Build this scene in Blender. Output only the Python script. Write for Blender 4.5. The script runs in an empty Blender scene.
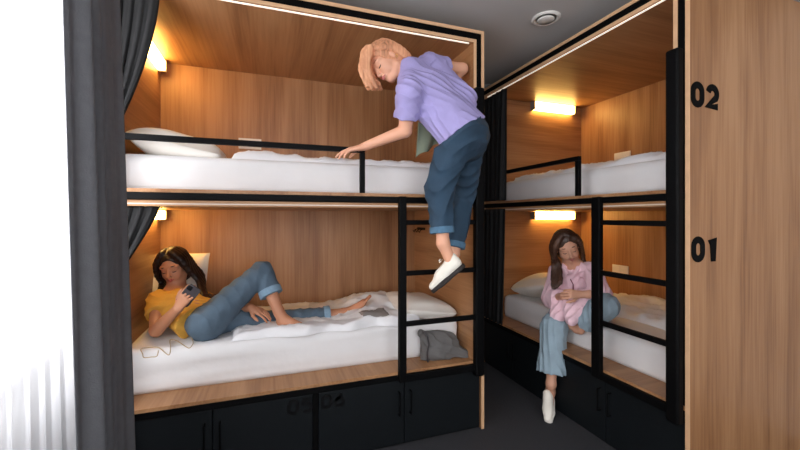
import bpy, math, random
import numpy as np
from mathutils import Vector, noise as mnoise
random.seed(4)
C = bpy.context.scene.collection
PI = math.pi
# ------------------------------------------------------------------ camera
FPX = 370.0; HC = 1.332
YAW = math.radians(19.4)
F3 = np.array([math.sin(YAW), math.cos(YAW), 0.]); R3 = np.array([math.cos(YAW), -math.sin(YAW), 0.]); Z3 = np.array([0, 0, 1.])
cam = bpy.data.cameras.new('camera'); camo = bpy.data.objects.new('camera', cam); C.objects.link(camo)
camo.location = (0, 0, HC); camo.rotation_euler = (PI/2, 0, -YAW)
cam.sensor_width = 36; cam.lens = 36*FPX/800; cam.shift_y = (225-217)/800*-1
cam.clip_start = .02
bpy.context.scene.camera = camo

def at(px, py, x=None, y=None, z=None, t=None):
    """a joint of a figure: the world point on a sight line at a known real distance"""
    d = F3+R3*((px-400)/FPX)+Z3*((217-py)/FPX)
    if x is not None: t = x/d[0]
    elif y is not None: t = y/d[1]
    elif z is not None: t = (z-HC)/d[2]
    p = d*t; return np.array([p[0], p[1], p[2]+HC])

# ------------------------------------------------------------------ materials
def lin(c):
    return tuple(((v/255)/12.92 if v/255 <= .04045 else ((v/255+.055)/1.055)**2.4) for v in c)+(1,)
MATS = {}
def mat(name, col, rough=.6, metal=0, var=.0, scale=8, bump=0, bscale=60, emit=None, estr=0, spec=.5, sub=0):
    m = bpy.data.materials.new(name); m.use_nodes = True; nt = m.node_tree; b = nt.nodes['Principled BSDF']
    b.inputs['Roughness'].default_value = rough; b.inputs['Metallic'].default_value = metal
    b.inputs['Specular IOR Level'].default_value = spec
    tc = nt.nodes.new('ShaderNodeTexCoord')
    n = nt.nodes.new('ShaderNodeTexNoise'); n.inputs['Scale'].default_value = scale; n.inputs['Detail'].default_value = 4
    nt.links.new(tc.outputs['Object'], n.inputs['Vector'])
    r = nt.nodes.new('ShaderNodeValToRGB'); c = lin(col)
    r.color_ramp.elements[0].position = .3; r.color_ramp.elements[1].position = .7
    r.color_ramp.elements[0].color = tuple(v*(1-var) for v in c[:3])+(1,)
    r.color_ramp.elements[1].color = tuple(min(1, v*(1+var)) for v in c[:3])+(1,)
    nt.links.new(n.outputs['Fac'], r.inputs['Fac']); nt.links.new(r.outputs['Color'], b.inputs['Base Color'])
    if bump:
        n2 = nt.nodes.new('ShaderNodeTexNoise'); n2.inputs['Scale'].default_value = bscale; n2.inputs['Detail'].default_value = 3
        nt.links.new(tc.outputs['Object'], n2.inputs['Vector'])
        bp = nt.nodes.new('ShaderNodeBump'); bp.inputs['Strength'].default_value = bump; bp.inputs['Distance'].default_value = .01
        nt.links.new(n2.outputs['Fac'], bp.inputs['Height']); nt.links.new(bp.outputs['Normal'], b.inputs['Normal'])
    if emit: b.inputs['Emission Color'].default_value = lin(emit); b.inputs['Emission Strength'].default_value = estr
    if sub: b.inputs['Subsurface Weight'].default_value = sub; b.inputs['Subsurface Radius'].default_value = (.02, .008, .004)
    MATS[name] = m; return m
def wood(name, axis, dark, mid, light, off=0):
    m = bpy.data.materials.new(name); m.use_nodes = True; nt = m.node_tree; b = nt.nodes['Principled BSDF']
    b.inputs['Roughness'].default_value = .42; b.inputs['Specular IOR Level'].default_value = .35
    tc = nt.nodes.new('ShaderNodeTexCoord')
    def chain(lo, hi, sc, det, dist):
        mp = nt.nodes.new('ShaderNodeMapping'); s = [hi, hi, hi]; s['xyz'.index(axis)] = lo
        mp.inputs['Scale'].default_value = s; mp.inputs['Location'].default_value = (off, off*.7, off*.3)
        nt.links.new(tc.outputs['Object'], mp.inputs['Vector'])
        n = nt.nodes.new('ShaderNodeTexNoise'); n.inputs['Scale'].default_value = sc; n.inputs['Detail'].default_value = det
        n.inputs['Distortion'].default_value = dist
        nt.links.new(mp.outputs['Vector'], n.inputs['Vector']); return n
    a = chain(.5, 6, 1.2, 5, .6); f = chain(1.2, 40, 2, 4, .2)
    mx = nt.nodes.new('ShaderNodeMath'); mx.operation = 'MULTIPLY_ADD'; mx.inputs[1].default_value = .35
    nt.links.new(f.outputs['Fac'], mx.inputs[0])
    m2 = nt.nodes.new('ShaderNodeMath'); m2.operation = 'MULTIPLY'; m2.inputs[1].default_value = .7
    nt.links.new(a.outputs['Fac'], m2.inputs[0]); nt.links.new(m2.outputs[0], mx.inputs[2])
    r = nt.nodes.new('ShaderNodeValToRGB'); e = r.color_ramp.elements
    e[0].position = .38; e[0].color = lin(dark); e[1].position = .66; e[1].color = lin(light)
    q = e.new(.52); q.color = lin(mid)
    nt.links.new(mx.outputs[0], r.inputs['Fac']); nt.links.new(r.outputs['Color'], b.inputs['Base Color'])
    bp = nt.nodes.new('ShaderNodeBump'); bp.inputs['Strength'].default_value = .08; bp.inputs['Distance'].default_value = .002
    nt.links.new(f.outputs['Fac'], bp.inputs['Height']); nt.links.new(bp.outputs['Normal'], b.inputs['Normal'])
    return m
WD = ((138, 95, 62), (162, 117, 79), (176, 132, 93))
WOOD = {a: wood('oak_'+a, a, *WD, off=i*3.1) for i, a in enumerate('xyz')}
EDGE = mat('oak_edge', (215, 172, 132), .45, var=.06, scale=20)
BLACK = mat('black_steel', (2, 2, 3), .6, var=.1, spec=.12)
BLACKM = mat('black_matt', (2, 2, 2), .7, var=.1, spec=.1)
LOCK = mat('locker_slate', (15, 19, 22), .55, var=.06, scale=3, spec=.2)
LED = mat('led_strip_lit', (255, 250, 240), .5, emit=(255, 240, 220), estr=.6)
LEDOFF = mat('led_strip_off', (215, 200, 185), .5)
LAMP = mat('lamp_diffuser', (255, 236, 190), .5, emit=(255, 205, 114), estr=27)
PLASTIC = mat('white_plastic', (225, 222, 216), .4, var=.02)
WALLM = mat('white_paint', (215, 215, 216), .85, var=.02, scale=3, bump=.05, bscale=200)
DWALL = mat('grey_paint', (120, 118, 116), .9, var=.03, scale=3)
CEIL = mat('ceiling_paint', (188, 186, 184), .9, var=.05, scale=1.2, bump=.06, bscale=120)
CARPET = mat('carpet', (50, 50, 54), .95, var=.35, scale=260, bump=.6, bscale=320)
SHEET = mat('white_cotton', (226, 224, 224), .9, var=.02, bump=.25, bscale=14)
DUVET = mat('white_duvet', (232, 231, 233), .9, var=.02, bump=.45, bscale=11)
PILLOW = mat('cream_pillow', (226, 220, 212), .9, var=.02, bump=.25, bscale=12)
DRAPE = mat('grey_drape', (98, 99, 103), .9, var=.08, scale=30, bump=.15, bscale=200)
BCURT = mat('black_curtain', (10, 10, 12), .85, var=.1, scale=30)
LILAC = mat('lilac_cotton', (158, 149, 198), .85, var=.04, scale=14, bump=.3, bscale=22)
DENIM_D = mat('dark_denim', (36, 60, 80), .85, var=.14, scale=12, bump=.3, bscale=24)
DENIM_M = mat('mid_denim', (80, 98, 114), .85, var=.16, scale=12, bump=.3, bscale=24)
DENIM_L = mat('light_denim', (146, 166, 178), .85, var=.1, scale=12, bump=.3, bscale=24)
CUFF_D = mat('dark_denim_cuff', (78, 112, 138), .9, var=.1, scale=60)
CUFF_M = mat('mid_denim_cuff', (122, 148, 168), .9, var=.1, scale=60)
YELLOW = mat('mustard_cotton', (210, 156, 62), .85, var=.05, scale=14, bump=.3, bscale=22)
PINK = mat('pink_cotton', (242, 204, 214), .8, var=.06, scale=16, bump=.35, bscale=24)
TRIMP = mat('wine_trim', (120, 30, 52), .8)
SAGE = mat('sage_cotton', (140, 152, 132), .9, var=.05, bump=.3, bscale=22)
SKIN_A = mat('skin_fair', (226, 168, 138), .55, var=.04, scale=10, sub=.08)
SKIN_B = mat('skin_tan', (188, 130, 98), .55, var=.04, scale=10, sub=.08)
SKIN_C = mat('skin_warm', (208, 154, 126), .55, var=.04, scale=10, sub=.08)
LIP = mat('lips', (184, 108, 96), .45); LASH = mat('lashes', (38, 24, 18), .7); BROW = mat('brows_brown', (96, 62, 42), .8)
def hairmat(name, a, b):
    m = wood(name, 'z', tuple(v*.72 for v in a), a, b); p = m.node_tree.nodes['Principled BSDF']
    p.inputs['Roughness'].default_value = .45; return m
HAIR_A = hairmat('rose_blonde_hair', (210, 146, 108), (232, 174, 134))
HAIR_B = hairmat('black_hair', (34, 20, 16), (58, 34, 26))
HAIR_C = hairmat('brown_hair', (74, 50, 38), (104, 72, 54))
CANVAS = mat('white_canvas', (236, 230, 218), .8, var=.03, bump=.1)
SOLE = mat('dark_sole', (44, 38, 36), .8, var=.1); SOLEW = mat('white_rubber', (228, 222, 212), .6)
BAGM = mat('grey_bag_cloth', (98, 96, 95), .85, var=.08, scale=14, bump=.4, bscale=18)
CABLE = mat('cable', (176, 152, 112), .5); GREYB = mat('grey_cover', (132, 124, 120), .8, var=.05)
PHONE = mat('phone_back', (66, 62, 66), .3); PHONED = mat('phone_dark', (22, 22, 24), .2)

# ------------------------------------------------------------------ object helpers
class MB:
    def __init__(s): s.v = []; s.f = []
    def box(s, x0, x1, y0, y1, z0, z1):
        x0, x1 = sorted((x0, x1)); y0, y1 = sorted((y0, y1)); z0, z1 = sorted((z0, z1)); n = len(s.v)
        s.v += [(x0,y0,z0),(x1,y0,z0),(x1,y1,z0),(x0,y1,z0),(x0,y0,z1),(x1,y0,z1),(x1,y1,z1),(x0,y1,z1)]
        s.f += [tuple(n+i for i in q) for q in ((0,3,2,1),(4,5,6,7),(0,1,5,4),(1,2,6,5),(2,3,7,6),(3,0,4,7))]
        return s
    def tube(s, pts, r, seg=10, closed=False):
        pts = [Vector(p) for p in pts]; n = len(pts); rs = r if isinstance(r, (list, tuple)) else [r]*n; base = len(s.v); ref = None
        for i, p in enumerate(pts):
            a = pts[(i-1) % n] if closed or i > 0 else p; b = pts[(i+1) % n] if closed or i < n-1 else p
            d = (b-a).normalized()
            if ref is None: ref = d.orthogonal().normalized()
            ref = (ref-d*ref.dot(d)).normalized(); w = d.cross(ref)
            for k in range(seg):
                an = 2*PI*k/seg; s.v.append(tuple(p+ref*math.cos(an)*rs[i]+w*math.sin(an)*rs[i]))
        for i in range(n if closed else n-1):
            j = (i+1) % n
            for k in range(seg):
                l = (k+1) % seg; s.f.append((base+i*seg+k, base+i*seg+l, base+j*seg+l, base+j*seg+k))
        if not closed:
            s.f.append(tuple(base+k for k in range(seg))[::-1]); s.f.append(tuple(base+(n-1)*seg+k for k in range(seg)))
        return s
    def lathe(s, c, prof, seg=32):
        """rings about a vertical axis: prof is [(radius, z)]"""
        base = len(s.v)
        for r, z in prof:
            for k in range(seg): s.v.append((c[0]+r*math.cos(2*PI*k/seg), c[1]+r*math.sin(2*PI*k/seg), z))
        for i in range(len(prof)-1):
            for k in range(seg):
                l = (k+1) % seg; s.f.append((base+i*seg+k, base+i*seg+l, base+(i+1)*seg+l, base+(i+1)*seg+k))
        s.f.append(tuple(base+k for k in range(seg))); s.f.append(tuple(base+(len(prof)-1)*seg+k for k in range(seg))[::-1])
        return s
def link(name, verts, faces, m, parent=None, smooth=False, bevel=0, label=None, seg=2):
    me = bpy.data.meshes.new(name)
    off = parent_loc(parent)
    me.from_pydata([tuple(float(a)-o for a, o in zip(v, off)) for v in verts], [], [tuple(int(i) for i in f) for f in faces])
    me.materials.append(m); me.update()
    if smooth: me.polygons.foreach_set('use_smooth', [True]*len(me.polygons))
    o = bpy.data.objects.new(name, me); C.objects.link(o); o.parent = parent
    if bevel:
        b = o.modifiers.new('bevel', 'BEVEL'); b.width = bevel; b.segments = seg; b.limit_method = 'ANGLE'
    if label: o['label'] = label
    return o
def parent_loc(p):
    v = Vector((0, 0, 0))
    while p is not None: v += p.location; p = p.parent
    return v
def part(name, mb, m, parent, **k): return link(name, mb.v, mb.f, m, parent, **k)
def tag(o, label=None, cat=None, group=None, kind=None):
    if label: o['label'] = label
    if cat: o['category'] = cat
    if group: o['group'] = group
    if kind: o['kind'] = kind
    return o
def empty(name, loc, label, cat, group=None):
    o = bpy.data.objects.new(name, None); C.objects.link(o); o.location = tuple(float(v) for v in loc); o.empty_display_size = .05
    return tag(o, label, cat, group)
def struct(name, mb, m, **k):
    return tag(link(name, mb.v, mb.f, m, **k), kind='structure')

# ------------------------------------------------------------------ the room
XL, XR, YB, YF, ZC = -.92, 3.02, 3.06, -2.6, 2.6
struct('floor', MB().box(XL-.1, XR+.1, YF-.1, YB+.1, -.1, 0), CARPET)
struct('ceiling', MB().box(XL-.1, XR+.1, YF-.1, YB+.1, ZC, ZC+.1), CEIL)
struct('wall_back', MB().box(XL-.1, XR+.1, YB, YB+.1, 0, ZC), DWALL)
struct('wall_right', MB().box(XR, XR+.1, YF, YB, 0, ZC), WALLM)
def wall_with_holes(name, a, b, horiz, lo, hi, holes, m):
    """a wall a..b thick, running lo..hi, with window holes (s0,s1,z0,z1)"""
    mb = MB()
    def bx(s0, s1, z0, z1):
        if s1-s0 < 1e-4: return
        if horiz: mb.box(s0, s1, a, b, z0, z1)
        else: mb.box(a, b, s0, s1, z0, z1)
    s = lo
    for (h0, h1, z0, z1) in holes:
        bx(s, h0, 0, ZC); bx(h0, h1, 0, z0); bx(h0, h1, z1, ZC); s = h1
    bx(s, hi, 0, ZC); return struct(name, mb, m)
W1 = (-.2, 2.22, .8, 2.5); W0 = (-2.2, -.6, .8, 2.5); W2 = (-.5, 1.7, .8, 2.45)
wall_with_holes('wall_left', XL-.1, XL, False, YF, YB, [W0, W1], WALLM)
wall_with_holes('wall_front', YF-.1, YF, True, XL-.1, XR+.1, [W2], WALLM)
FRAME = mat('window_frame_white', (232, 232, 232), .4)
def glassmat():
    m = bpy.data.materials.new('window_glass'); m.use_nodes = True; nt = m.node_tree; nt.nodes.clear()
    o = nt.nodes.new('ShaderNodeOutputMaterial'); mx = nt.nodes.new('ShaderNodeMixShader'); mx.inputs[0].default_value = .06
    t = nt.nodes.new('ShaderNodeBsdfTransparent'); g = nt.nodes.new('ShaderNodeBsdfGlossy'); g.inputs['Roughness'].default_value = .02
    nt.links.new(t.outputs[0], mx.inputs[1]); nt.links.new(g.outputs[0], mx.inputs[2]); nt.links.new(mx.outputs[0], o.inputs[0]); return m
GLASS = glassmat()
def window(n, horiz, a, h, bars):
    s0, s1, z0, z1 = h; w = .06; mb = MB(); gl = MB()
    def bx(m, p0, p1, q0, q1, d0, d1):
        if horiz: m.box(p0, p1, a+d0, a+d1, q0, q1)
        else: m.box(a+d0, a+d1, p0, p1, q0, q1)
    bx(mb, s0, s0+w, z0, z1, 0, .05); bx(mb, s1-w, s1, z0, z1, 0, .05); bx(mb, s0, s1, z0, z0+w, 0, .05); bx(mb, s0, s1, z1-w, z1, 0, .05)
    for b in bars: bx(mb, b-w/2, b+w/2, z0, z1, 0, .05)
    root = struct('window_%d' % n, mb, FRAME); bx(gl, s0+w, s1-w, z0+w, z1-w, .022, .028)
    link('glass', gl.v, gl.f, GLASS, root)
window(1, False, XL-.08, W1, [.75]); window(2, False, XL-.08, W0, [-1.4]); window(3, True, YF-.08, W2, [.6])  # second and third windows lie out of view, added to light the room
struct('trim_1', MB().box(XL-.02, XL+.11, -.3, 2.26, .77, .8), FRAME, bevel=.004)
# radiator under the sill, seen through the sheer curtain
rad = empty('radiator', (XL+.06, 1.2, .12), 'white panel radiator under the window behind the sheer curtain', 'radiator')
part('radiator_panel', MB().box(XL+.02, XL+.1, .55, 1.72, .14, .7), FRAME, rad, bevel=.006)
mb = MB()
for i in range(28): mb.box(XL+.1, XL+.106, .58+i*.04, .6+i*.04, .17, .67)
part('fin', mb, FRAME, rad)
for yy in (1.70, .6): part('pipe', MB().tube([(XL+.06, yy, .14), (XL+.06, yy, 0)], .011), FRAME, rad, smooth=True)

# portals: sky light through the seen window and two added, unseen ones
w = bpy.data.worlds.new('World'); bpy.context.scene.world = w; w.use_nodes = True
bg = w.node_tree.nodes['Background']; bg.inputs[0].default_value = (.96, .97, 1, 1); bg.inputs[1].default_value = 8.5
def portal(loc, rot, sx, sy):
    l = bpy.data.lights.new('window_daylight_portal', 'AREA'); l.shape = 'RECTANGLE'; l.size = sx; l.size_y = sy; l.cycles.is_portal = True
    o = bpy.data.objects.new('window_daylight_portal', l); C.objects.link(o); o.location = loc; o.rotation_euler = rot
portal((XL-.1, (W1[0]+W1[1])/2, 1.65), (0, -PI/2, 0), 1.7, W1[1]-W1[0])
portal((XL-.1, (W0[0]+W0[1])/2, 1.65), (0, -PI/2, 0), 1.7, W0[1]-W0[0])
portal(((W2[0]+W2[1])/2, YF-.1, 1.62), (PI/2, 0, 0), W2[1]-W2[0], 1.65)
# ------------------------------------------------------------------ bunks
def stroke_digit(mb, ch, ox, oz, hgt, wid, st, place):
    """a bold rounded numeral as flat strokes; place(u, z, d) maps to the world"""
    def arc(cx, cz, rx, rz, a0, a1, n=14): return [(cx+rx*math.cos(math.radians(a0+(a1-a0)*i/n)), cz+rz*math.sin(math.radians(a0+(a1-a0)*i/n))) for i in range(n+1)]
    h = st/2; W = wid-st; H = hgt-st
    P = {'0': [arc(W/2, H-W/2, W/2, W/2, 0, 180)+arc(W/2, W/2, W/2, W/2, 180, 360)+[(W, H-W/2)]],
         '1': [[(W*.15, H*.80), (W*.62, H*1.0), (W*.62, -h)]],
         '2': [arc(W/2, H-W/2, W/2, W/2, 165, -38)+[(0, 0), (W+h*.4, 0)]],
         '5': [[(W, H), (W*.12, H), (W*.05, H*.56)]+arc(W/2, W*.48, W/2, W*.5, 115, -140)],
         '6': [[(W*.78, H), (W*.08, W*.72)], arc(W/2, W*.48, W/2, W*.5, 0, 360, 24)]}[ch]
    for pl in P:
        n = len(pl); base = len(mb.v); closed = ch in '06' and len(pl) > 5
        for i, (x, z) in enumerate(pl):
            a = pl[i-1] if i > 0 else (pl[-2] if closed else pl[i]); b = pl[i+1] if i < n-1 else (pl[1] if closed else pl[i])
            dx, dz = b[0]-a[0], b[1]-a[1]; q = math.hypot(dx, dz) or 1; nx, nz = -dz/q*h, dx/q*h
            if 0 < i < n-1:
                d1 = (x-a[0], z-a[1]); l1 = math.hypot(*d1) or 1; c = abs(d1[0]*dx+d1[1]*dz)/(l1*q); k = 1/max(c, .6); nx *= k; nz *= k
            for s in (1, -1):
                for d in (0, 1): mb.v.append(place(ox+h+x+s*nx, oz+h+z+s*nz, d))
        for i in range(n-1):
            b = base+i*4; c = b+4
            mb.f += [(b, b+1, c+1, c), (b+2, c+2, c+3, b+3), (b+1, b+3, c+3, c+1), (b, c, c+2, b+2)]
        for b in (base, base+(n-1)*4): mb.f.append((b, b+2, b+3, b+1))
def bunk(root_loc, T, L, D, ladder2, rail_end, doors, divider, label, grain_len, grain_dep, H=2.5):
    """T maps (u along, v deep) to world x, y"""
    root = empty('bunk_bed', root_loc, label, 'bunk bed', 'built-in bunk beds')
    def B(mb, u0, u1, v0, v1, z0, z1):
        a = T(u0, v0); b = T(u1, v1); return mb.box(a[0], b[0], a[1], b[1], z0, z1)
    def P(name, boxes, m, bevel=.0015, parent=root, **k):
        mb = MB()
        for b in boxes: B(mb, *b)
        return part(name, mb, m, parent, bevel=bevel, **k)
    gl, gd, gz = WOOD[grain_len], WOOD[grain_dep], WOOD['z']
    P('side_panel', [(0, .02, 0.003, D, 0, H)], gz); P('side_panel', [(L-.02, L, 0.003, D, 0, H)], gz)
    P('edge_band', [(0, .02, 0, .003, 0, H), (L-.02, L, 0, .003, 0, H), (.02, L-.02, 0, .003, H-.02, H)], EDGE, 0)
    P('top_panel', [(.02, L-.02, .003, D, H-.02, H)], gl)
    P('back_panel', [(.02, L-.02, D-.02, D, 0.02, H-.02)], gz)
    P('face_frame', [(.02, .055, .004, .06, .44, H-.06), (L-.055, L-.02, .004, .06, .44, H-.06), (.02, L-.02, .004, .06, H-.06, H-.02)], BLACKM, 0)
    P('head_lining', [(.055, .075, .002, D-.02, .437, H-.08)], gd); P('foot_lining', [(L-.075, L-.055, .002, D-.02, .437, H-.08)], gd)
    P('inner_edge_band', [(.055, .075, 0, .002, .437, H-.06), (L-.075, L-.055, 0, .002, .437, H-.06), (.075, L-.075, 0, .002, H-.08, H-.06)], EDGE, 0)
    P('ceiling_panel', [(.055, L-.055, .002, D-.02, H-.08, H-.06)], gd)
    P('led_strip', [(.08, L-.10,   .014, .022, H-.086, H-.08)], LED, 0, label='thin glowing light strip')
    # upper deck
    P('bed_deck', [(.075, L-.075, 0, D-.02, 1.448, 1.466)], gd, .001)
    P('cross_beam', [(.02, L-.02, -.012, .03, 1.414, 1.448)], BLACK, .004)
    P('soffit_board', [(.075, L-.075, .003, D-.02, 1.384, 1.412)], gl, .001)
    P('led_strip', [(.08, L-.08, .0, .003, 1.392, 1.398)], LEDOFF, 0, label='unlit light strip')
    # lower deck
    P('bed_deck', [(.02, L-.02, .0, D-.02, .419, .437)], gd, .001)
    P('cross_beam', [(.0205, L-.0205, .004, .05, .383, .419)], BLACK, .003)
    P('kickboard', [(.02, L-.02, .03, .045, 0, .02)], BLACKM, 0)
    P('locker_carcass', [(.021, L-.021, .036, .05, .02, .383)]+[(d-.014, d+.014, .012, .036, 0, .383) for d in divider], BLACKM, 0)
    for (u0, u1, hs) in doors:
        d = P('locker_door', [(u0+.002, u1-.002, .014, .035, .012, .378)], LOCK, .003)
        uh = u0+.035 if hs < 0 else u1-.035; a = T(uh, .014); b = T(uh, -.012); mb = MB()
        mb.tube([(a[0], a[1], .315), (b[0], b[1], .315), (b[0], b[1], .185), (a[0], a[1], .185)], .0045, 8)
        part('handle', mb, BLACK, d, smooth=False)
    # guard rail
    g = P('guard_rail', [(.02, rail_end, .012, .040, 1.694, 1.722), (rail_end-.028, rail_end, .012, .040, 1.466, 1.694)], BLACK, .003)
    # ladder
    u2, u3 = ladder2
    lad = P('ladder', [(u2-.0001+.01, u2+.012, -.025, -.02, 1.40, 1.402)], BLACK, 0)
    P('upright', [(L-.085, L-.022, -.045, .0, .352, 2.13)], BLACK, .012, lad, seg=4)
    P('upright', [(u2, u3, -.036, -.0, .385, 1.450)], BLACK, .005, lad)
    for z in (1.30, 1.007, .715): P('rung', [(u3-.002, L-.083, -.030, -.006, z-.014, z+.014)], BLACK, .004, lad)
    P('rung', [(u3-.002, L-.083, -.030, -.004, .383, .425)], BLACK, .004, lad)
    return root, P
LX0, LY0, LL = -.80, 2.02, 2.073
TL = lambda u, v: (LX0+u, LY0+v)
left, PL_ = bunk((LX0, LY0, 0), TL, LL, 1.02, (1.497, 1.541), 1.308,
    [(.022, .533, 1), (.533, 1.02, -1), (1.048, 1.543, 1), (1.543, 2.05, -1)], [1.034],
    'long oak bunk bed on the left, with lockers 05 and 06 underneath', 'x', 'y')
RX0, RY1, RL = 1.843, 1.176, 1.80
TR = lambda u, v: (RX0+v, RY1+RL-u)
right, PR_ = bunk((RX0, RY1, 0), TR, RL, 1.13, (RL-.528, RL-.471), 1.128,
    [(.022, .45, 1), (.45, .86, -1), (.888, 1.331, 1), (1.331, 1.777, -1)], [.874],
    'oak bunk bed on the right, its end panel numbered 02 and 01', 'y', 'x')
def number(txt, parent, ox, oz, hgt, wid, st, gap, place, m, name='number'):
    mb = MB(); x = ox
    for c in txt: stroke_digit(mb, c, x, oz, hgt, wid, st, place); x += wid+gap
    part(name, mb, m, parent)
pe = lambda u, z, d: (u, RY1-.0025*d-.0002, z)
number('02', right, 1.848, 1.846, .122, .094, .032, .012, pe, BLACKM)
number('01', right, 1.852, 1.119, .122, .094, .032, .006, pe, BLACKM)
NB = mat('number_gloss', (6, 6, 7), .3)
pl = lambda u, z, d: (u, LY0+.0138-.002*d, z)
doorsL = [o for o in left.children if o.name.startswith('locker_door')]
number('05', doorsL[1], .086, .284, .084, .062, .018, .008, pl, NB)
number('06', doorsL[2], .262, .284, .084, .062, .018, .008, pl, NB)

# reading lamps on the head walls
def lamp(loc, size, label):
    o = empty('wall_lamp', loc, label, 'lamp', 'bunk reading lamps')
    x, y, z = loc; sx, sy, sz = size
    if sy > sx:   # on the head wall of the left bunk, projecting +x
        part('diffuser', MB().box(x, x+.05, y-sy/2+.012, y+sy/2-.012, z-sz/2, z+sz/2), LAMP, o, bevel=.008)
        es = [MB().box(x, x+.054, y-sy/2, y-sy/2+.012, z-sz/2-.004, z+sz/2+.002), MB().box(x, x+.054, y+sy/2-.012, y+sy/2, z-sz/2-.004, z+sz/2+.002)]
    else:
        part('diffuser', MB().box(x-sx/2+.012, x+sx/2-.012, y-.05, y, z-sz/2, z+sz/2), LAMP, o, bevel=.008)
        es = [MB().box(x-sx/2, x-sx/2+.012, y-.054, y, z-sz/2-.004, z+sz/2+.002), MB().box(x+sx/2-.012, x+sx/2, y-.054, y, z-sz/2-.004, z+sz/2+.002)]
    for e in es: part('end_cap', e, GREYB, o)
lamp((-.725, 2.70, 2.372), (.05, .5, .07), 'lit lamp at the head of the left upper bunk')
lamp((-.725, 2.70, 1.346), (.05, .5, .06), 'lit lamp above the woman with the phone, left lower bunk')
lamp((2.585, 2.901, 2.382), (.5, .05, .075), 'lit lamp at the head of the right upper bunk')
lamp((2.585, 2.901, 1.346), (.5, .05, .07), 'lit lamp on the right lower bunk, above the seated woman')

# sockets, hook
def socket(x, y, z, alongx, label):
    o = empty('wall_socket', (x, y, z), label, 'socket', 'white sockets in the bunks')
    if alongx:
        part('plate', MB().box(x-.08, x+.08, y-.008, y, z-.04, z+.04), PLASTIC, o, bevel=.003)
        part('insert', MB().box(x-.068, x-.004, y-.011, y-.008, z-.03, z+.03).box(x+.004, x+.068, y-.011, y-.008, z-.03, z+.03), PLASTIC, o, bevel=.002)
    else:
        part('plate', MB().box(x-.008, x, y-.08, y+.08, z-.04, z+.04), PLASTIC, o, bevel=.003)
        part('insert', MB().box(x-.011, x-.008, y-.068, y-.004, z-.03, z+.03).box(x-.011, x-.008, y+.004, y+.068, z-.03, z+.03), PLASTIC, o, bevel=.002)
socket(-.14, 3.02, 1.885, True, 'white socket plate behind the guard rail of the left upper bunk')
socket(2.953, 2.44, 1.868, False, 'white socket plate on the wall of the right upper bunk')
socket(2.953, 2.46, .862, False, 'white socket plate low on the wall of the right lower bunk')
hk = empty('coat_hook', (1.198, 2.86, 1.235), 'small black coat hook on the foot wall of the left lower bunk', 'hook')
part('hook_plate', MB().box(1.192, 1.198, 2.78, 2.94, 1.225, 1.245), BLACK, hk, bevel=.002)
for yy in (2.80, 2.86, 2.92): part('prong', MB().tube([(1.192, yy, 1.235), (1.165, yy, 1.225), (1.155, yy, 1.205), (1.145, yy, 1.22)], .004, 8), BLACK, hk, smooth=True)
# ceiling fitting
v = at(546, 18, z=ZC)
cv = empty('ceiling_vent', v, 'round white air vent set in the grey ceiling', 'vent')
part('ring', MB().lathe(v, [(.088, ZC), (.088, ZC-.006), (.075, ZC-.014), (.062, ZC-.008), (.062, ZC)]), PLASTIC, cv, smooth=True)
part('disc', MB().lathe(v, [(.0, ZC-.016), (.05, ZC-.018), (.054, ZC-.012), (.03, ZC)]), PLASTIC, cv, smooth=True)

# ------------------------------------------------------------------ soft sheets: curtains
def curtain(name, top, bot, z1, z0, folds, amp, m, label, cat, nu=140, nv=40, ease=None, group=None, thick=.003, seed=0, shear=None):
    top = [np.array(p, float) for p in top]; bot = [np.array(p, float) for p in bot]
    def along(pl, s):
        q = s*(len(pl)-1); i = min(int(q), len(pl)-2); f = q-i; return pl[i]*(1-f)+pl[i+1]*f
    V = []; Fc = []
    for j in range(nv+1):
        h = j/nv; g = ease(h) if ease else h
        for i in range(nu+1):
            s = i/nu; a = along(top, s); b = along(bot, s); p = a*(1-g)+b*g
            d = along(top, min(1, s+.01))-along(top, max(0, s-.01)); d /= (np.linalg.norm(d) or 1); n = np.array([-d[1], d[0]])
            ph = s*folds*2*PI+seed; wv = math.sin(ph+.5*math.sin(h*2+seed))+.3*math.sin(ph*2.3+1+h)
            aa = amp*(.75+.25*h)*(1+.5*math.sin(s*5+seed))
            p = p+n*aa*wv+d*aa*.35*math.cos(ph*1.0+1.3)
            V.append((p[0], p[1], z1+(z0-z1)*h))
    for j in range(nv):
        for i in range(nu): a = j*(nu+1)+i; Fc.append((a, a+1, a+nu+2, a+nu+1))
    o = link(name, V, Fc, m, smooth=True); tag(o, label, cat, group)
    sm = o.modifiers.new('solid', 'SOLIDIFY'); sm.thickness = thick
    return o
curtain('blackout_curtain', [at(64, 0, y=1.42)[:2], at(113, 0, y=1.84)[:2]], [at(90, 0, y=1.38)[:2], at(133, 0, y=1.85)[:2]], 2.597, .012, 3.6, .017, DRAPE,
        'heavy grey curtain hanging open beside the bright window', 'curtain', seed=.6)
def sheermat():
    m = bpy.data.materials.new('sheer_fabric'); m.use_nodes = True; nt = m.node_tree; nt.nodes.clear()
    o = nt.nodes.new('ShaderNodeOutputMaterial'); mx = nt.nodes.new('ShaderNodeMixShader'); mx.inputs[0].default_value = .5
    t = nt.nodes.new('ShaderNodeBsdfTransparent'); m2 = nt.nodes.new('ShaderNodeMixShader'); m2.inputs[0].default_value = .5
    d = nt.nodes.new('ShaderNodeBsdfDiffuse'); d.inputs[0].default_value = (.9, .9, .92, 1)
    tr = nt.nodes.new('ShaderNodeBsdfTranslucent'); tr.inputs[0].default_value = (.9, .9, .92, 1)
    nt.links.new(d.outputs[0], m2.inputs[1]); nt.links.new(tr.outputs[0], m2.inputs[2])
    nt.links.new(t.outputs[0], mx.inputs[1]); nt.links.new(m2.outputs[0], mx.inputs[2]); nt.links.new(mx.outputs[0], o.inputs[0]); return m
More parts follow.
